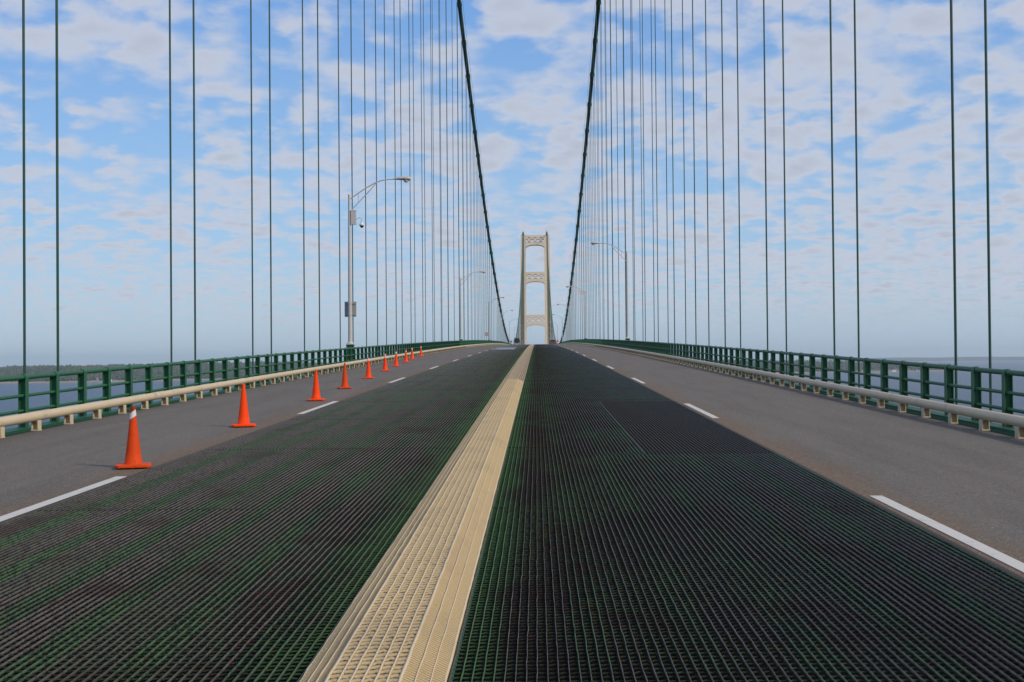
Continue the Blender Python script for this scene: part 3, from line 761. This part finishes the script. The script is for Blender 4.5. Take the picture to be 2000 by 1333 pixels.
# ------------------------------------------------------------------ traffic cones
def cone_root(lab, x, s, bands, mat, tipdark=False, rot=0.0, lean=0.0, feet=True):
    z = rz(s) + .003 + (-.02 * (abs(x) - 3.69) / 3.74); rot = rot * .35 + math.atan2(CAMX - x, s) - .04
    e = tag(empty("traffic_cone", (x, s, z), (0, lean, rot)), lab, "traffic cone", "orange traffic cones closing the left lane")
    H_ = .705; r0, r1 = .098, .022
    rad_ = lambda h: r0 + (r1 - r0) * (h - .045) / (H_ - .045)
    mb = MB(); pr = [(r0 + .012, .040), (r0 + .002, .052), (rad_(.2), .2), (rad_(.4), .4), (rad_(.6), .6), (r1, H_ - .004), (r1 - .007, H_), (r1 - .008, H_ - .03)]
    mb.lathe(pr, 28); body = mb.build("cone_body", mat, e, True)
    mb = MB(); w_ = .197; c = .035
    poly = [(-w_ + c, -w_), (w_ - c, -w_), (w_, -w_ + c), (w_, w_ - c), (w_ - c, w_), (-w_ + c, w_), (-w_, w_ - c), (-w_, -w_ + c)]
    v = [(a, b, .012) for a, b in poly] + [(a, b, .034) for a, b in poly] + [(a * .93, b * .93, .042) for a, b in poly]
    mb.add(v, [(k, (k + 1) % 8, 8 + (k + 1) % 8, 8 + k) for k in range(8)] + [(8 + k, 8 + (k + 1) % 8, 16 + (k + 1) % 8, 16 + k) for k in range(8)] + [tuple(range(16, 24)), tuple(range(7, -1, -1))])
    for a in (-.16, 0, .16):
        for b in (-.17, .17): mb.box(a - .012, a + .012, b - .012, b + .012, 0, .013)
    mb.build("cone_base", mat, e)
    for h0, h1, tilt in bands:
        mb = MB(); n = 28; vs = []
        for h, r_ in ((h0, .0012), (h0, .003), (h1, .003), (h1, .0012)):
            for k in range(n):
                a = 2 * math.pi * k / n; hh = h + tilt * math.cos(a); R_ = rad_(hh) + r_; vs.append((R_ * math.cos(a), R_ * math.sin(a), hh))
        mb.add(vs, [(i * n + k, i * n + (k + 1) % n, (i + 1) * n + (k + 1) % n, (i + 1) * n + k) for i in range(3) for k in range(n)])
        mb.build("reflective_collar", M_band, e, True)
    if tipdark:
        mb = MB(); mb.lathe([(rad_(.655) + .001, .655), (r1 + .0015, H_ - .003), (r1 - .007, H_ + .0015)], 28); mb.build("cone_tip", M_conetip, e, True)
    return e
CONES = [(-3.92, 15.12, [(.575, .645, .025)], M_coneold, True, .05, "nearest cone, faded, with a tilted white collar and dirty tip"),
         (-4.10, 21.65, [], M_cone, False, .12, "second nearest cone, bright plain orange without any collar"),
         (-4.27, 29.8, [], M_cone, False, -.1, "third nearest cone, plain orange, beside a white lane dash"),
         (-4.55, 36.2, [], M_coneold, False, .3, "fourth nearest cone, duller plain orange with a dirty body"),
         (-4.92, 44.2, [(.60, .665, .004)], M_cone, False, 0, "fifth cone from the viewer, white collar just under its tip"),
         (-5.38, 53.1, [(.53, .585, 0), (.62, .665, 0)], M_cone, False, .2, "sixth cone from the viewer, two white collars near its tip"),
         (-5.73, 60.5, [(.59, .66, .006)], M_cone, False, .1, "seventh cone from the viewer, short white collar below an orange tip"),
         (-6.14, 69.2, [(.55, .60, .01)], M_cone, False, .0, "eighth cone from the viewer, third from the far end of the row"),
         (-6.62, 77.7, [(.57, .66, -.006)], M_cone, False, .25, "ninth cone from the viewer, next to last before the guard rail"),
         (-7.00, 88.0, [(.58, .66, .008)], M_cone, False, .1, "farthest cone of the row, close against the cream guard rail")]
for x, s, b, m, t, r, lab in CONES: cone_root(lab, x, s, b, m, t, r)

# ------------------------------------------------------------------ vehicles beyond the crest
def vehicle(name, lab, cat, x, s, rot, L_, W_, hb, hr, paint, kind):
    e = tag(empty(name, (x, s, rz(s)), (0, 0, rot)), lab, cat)
    # side outline (y along the length, front at -y), swept across the width with a tumblehome
    if kind == "suv": body = [(-L_ / 2, .45), (-L_ / 2, .95), (-L_ / 2 + .1, 1.08), (-L_ / 2 + 1.25, hb), (L_ / 2 - .1, hb), (L_ / 2, .95), (L_ / 2, .45)]
    else: body = [(-L_ / 2, .35), (-L_ / 2, .72), (-L_ / 2 + .15, .82), (-L_ / 2 + 1.2, hb), (L_ / 2 - .15, hb), (L_ / 2, .85), (L_ / 2, .38)]
    mb = MB(); n = len(body)
    xs_ = [-W_ / 2, -W_ / 2 + .07, W_ / 2 - .07, W_ / 2]; vs = []
    for i, xx in enumerate(xs_):
        k = .96 if i in (0, 3) else 1.0
        for y, z in body: vs.append((xx, y * k, .7 + (z - .7) * (1 if i in (1, 2) else .93)))
    mb.add(vs, [(i * n + k, i * n + (k + 1) % n, (i + 1) * n + (k + 1) % n, (i + 1) * n + k) for i in range(3) for k in range(n)] + [tuple(range(n)), tuple(3 * n + n - 1 - k for k in range(n))])
    mb.build("body", paint, e, smooth=30)
    y0, y1 = -L_ / 2 + 1.15, L_ / 2 - .25
    mb = MB(); wt = W_ / 2 - .06; wr = W_ / 2 - .22
    mb.add([(-wt, y0, hb - .01), (wt, y0, hb - .01), (wt, y1, hb - .01), (-wt, y1, hb - .01), (-wr, y0 + .6, hr), (wr, y0 + .6, hr), (wr, y1 - .25, hr), (-wr, y1 - .25, hr)],
           [(0, 1, 2, 3), (0, 1, 5, 4), (1, 2, 6, 5), (2, 3, 7, 6), (3, 0, 4, 7)]); mb.build("windows", M_black, e)
    mb = MB(); mb.add([(-wr - .02, y0 + .55, hr), (wr + .02, y0 + .55, hr), (wr + .02, y1 - .2, hr), (-wr - .02, y1 - .2, hr), (-wr + .05, y0 + .65, hr + .06), (wr - .05, y0 + .65, hr + .06), (wr - .05, y1 - .3, hr + .06), (-wr + .05, y1 - .3, hr + .06)],
           [(4, 5, 6, 7), (0, 1, 5, 4), (1, 2, 6, 5), (2, 3, 7, 6), (3, 0, 4, 7), (0, 3, 2, 1)]); mb.build("roof", paint, e)
    for sx in (-1, 1):
        for yy in (-L_ / 2 + .85, L_ / 2 - .9):
            mb = MB(); mb.tube([(sx * (W_ / 2 - .23), yy, .35), (sx * (W_ / 2 - .0), yy, .35)], .35, 18); wq = mb.build("wheel", M_rubber, e)
            mb = MB(); mb.tube([(sx * (W_ / 2 - .02), yy, .35), (sx * (W_ / 2 + .01), yy, .35)], .2, 14); mb.build("rim", M_alu, wq)
        mb = MB(); mb.box(sx * (W_ / 2 - .3) - .14, sx * (W_ / 2 - .3) + .14, -L_ / 2 - .02, -L_ / 2 + .05, .72, .88); mb.build("headlight", M_lens, e)
        mb = MB(); mb.box(sx * (W_ / 2 - .2) - .1, sx * (W_ / 2 - .2) + .1, L_ / 2 - .04, L_ / 2 + .02, .8, .98); mb.build("tail_light", Mat("tail_red", (.45, .01, .01), .3).m, e)
        mb = MB(); mb.box(sx * (W_ / 2 + .02) - .02, sx * (W_ / 2 + .02) + .14 * max(sx, 0) + .02 if sx > 0 else sx * (W_ / 2 + .02) + .02, y0 + .1, y0 + .2, hb, hb + .16)
        if sx < 0: mb = MB(); mb.box(-(W_ / 2 + .16), -(W_ / 2 - .02), y0 + .1, y0 + .2, hb, hb + .16)
        mb.build("mirror", paint, e)
    mb = MB(); mb.box(-W_ / 2 + .45, W_ / 2 - .45, -L_ / 2 - .015, -L_ / 2 + .03, .55, .85); mb.build("grille", M_black, e)
    mb = MB(); mb.box(-W_ / 2 + .05, W_ / 2 - .05, -L_ / 2 - .08, -L_ / 2 + .08, .38, .56); mb.build("bumper", M_alu, e)
    return e
M_pd = Mat("car_paint_dark", (.018, .022, .026), .25).m; M_pb = Mat("car_paint_brown", (.13, .07, .06), .3).m
e = vehicle("parked_truck", "dark boxy off-road vehicle facing the viewer in the coned left lane", "off-road car", -5.24, 398, 0, 4.8, 1.92, 1.30, 2.02, M_pd, "suv")
mb = MB()
for yy in (-.6, .2, 1.0): mb.box(-.75, .75, yy - .03, yy + .03, 2.12, 2.16)
for xx in (-.75, .75): mb.box(xx - .03, xx + .03, -.8, 1.4, 2.08, 2.125)
mb.build("roof_rack", M_black, e)
vehicle("car", "reddish brown car seen from behind in the far right lane", "car", 5.6, 405, math.pi, 4.6, 1.8, 1.0, 1.55, M_pb, "car")
# road-work signs on stands
M_os = Mat("sign_orange_red", (.85, .06, .015), .5).m
def worksign(x, s, face, lab, flip):
    e = tag(empty("warning_sign", (x, s, rz(s)), (0, 0, math.pi if flip else 0)), lab, "warning sign")
    mb = MB(); r = .42; mb.add([(0, -.01, .75), (r, -.01, .75 + r), (0, -.01, .75 + 2 * r), (-r, -.01, .75 + r), (0, .01, .75), (r, .01, .75 + r), (0, .01, .75 + 2 * r), (-r, .01, .75 + r)],
        [(0, 1, 2, 3), (7, 6, 5, 4), (0, 4, 5, 1), (1, 5, 6, 2), (2, 6, 7, 3), (3, 7, 4, 0)]); mb.build("sign_panel", face, e)
    mb = MB(); mb.box(-.02, .02, .011, .04, .3, 1.5)
    for a in (-1, 1): mb.tube([(0, .03, .45), (a * .4, .35, .02)], .018, 6); mb.tube([(0, .03, .45), (a * .4, -.3, .02)], .018, 6)
    mb.build("stand", M_alu, e)
worksign(6.95, 398, M_os, "small orange-red diamond sign on a stand at the far right road edge", False)
worksign(-7.05, 400, M_sign, "grey back of a diamond sign at the far left road edge by the truck", True)

# ------------------------------------------------------------------ haze
HZ = True
if HZ:
    mb = MB(); mb.box(-25000, 25000, -25000, 25000, -6, 178)
    m = bpy.data.materials.new("haze"); m.use_nodes = True; t = m.node_tree; t.nodes.clear()
    o_ = t.nodes.new("ShaderNodeOutputMaterial"); v_ = t.nodes.new("ShaderNodeVolumePrincipled")
    v_.inputs["Color"].default_value = (.80, .92, 1.0, 1); v_.inputs["Density"].default_value = 6e-5; v_.inputs["Anisotropy"].default_value = 0.2
    t.links.new(v_.outputs[0], o_.inputs["Volume"])
    hz = mb.build("haze", m); tag(hz, "thin blue haze over the lake", kind="stuff")
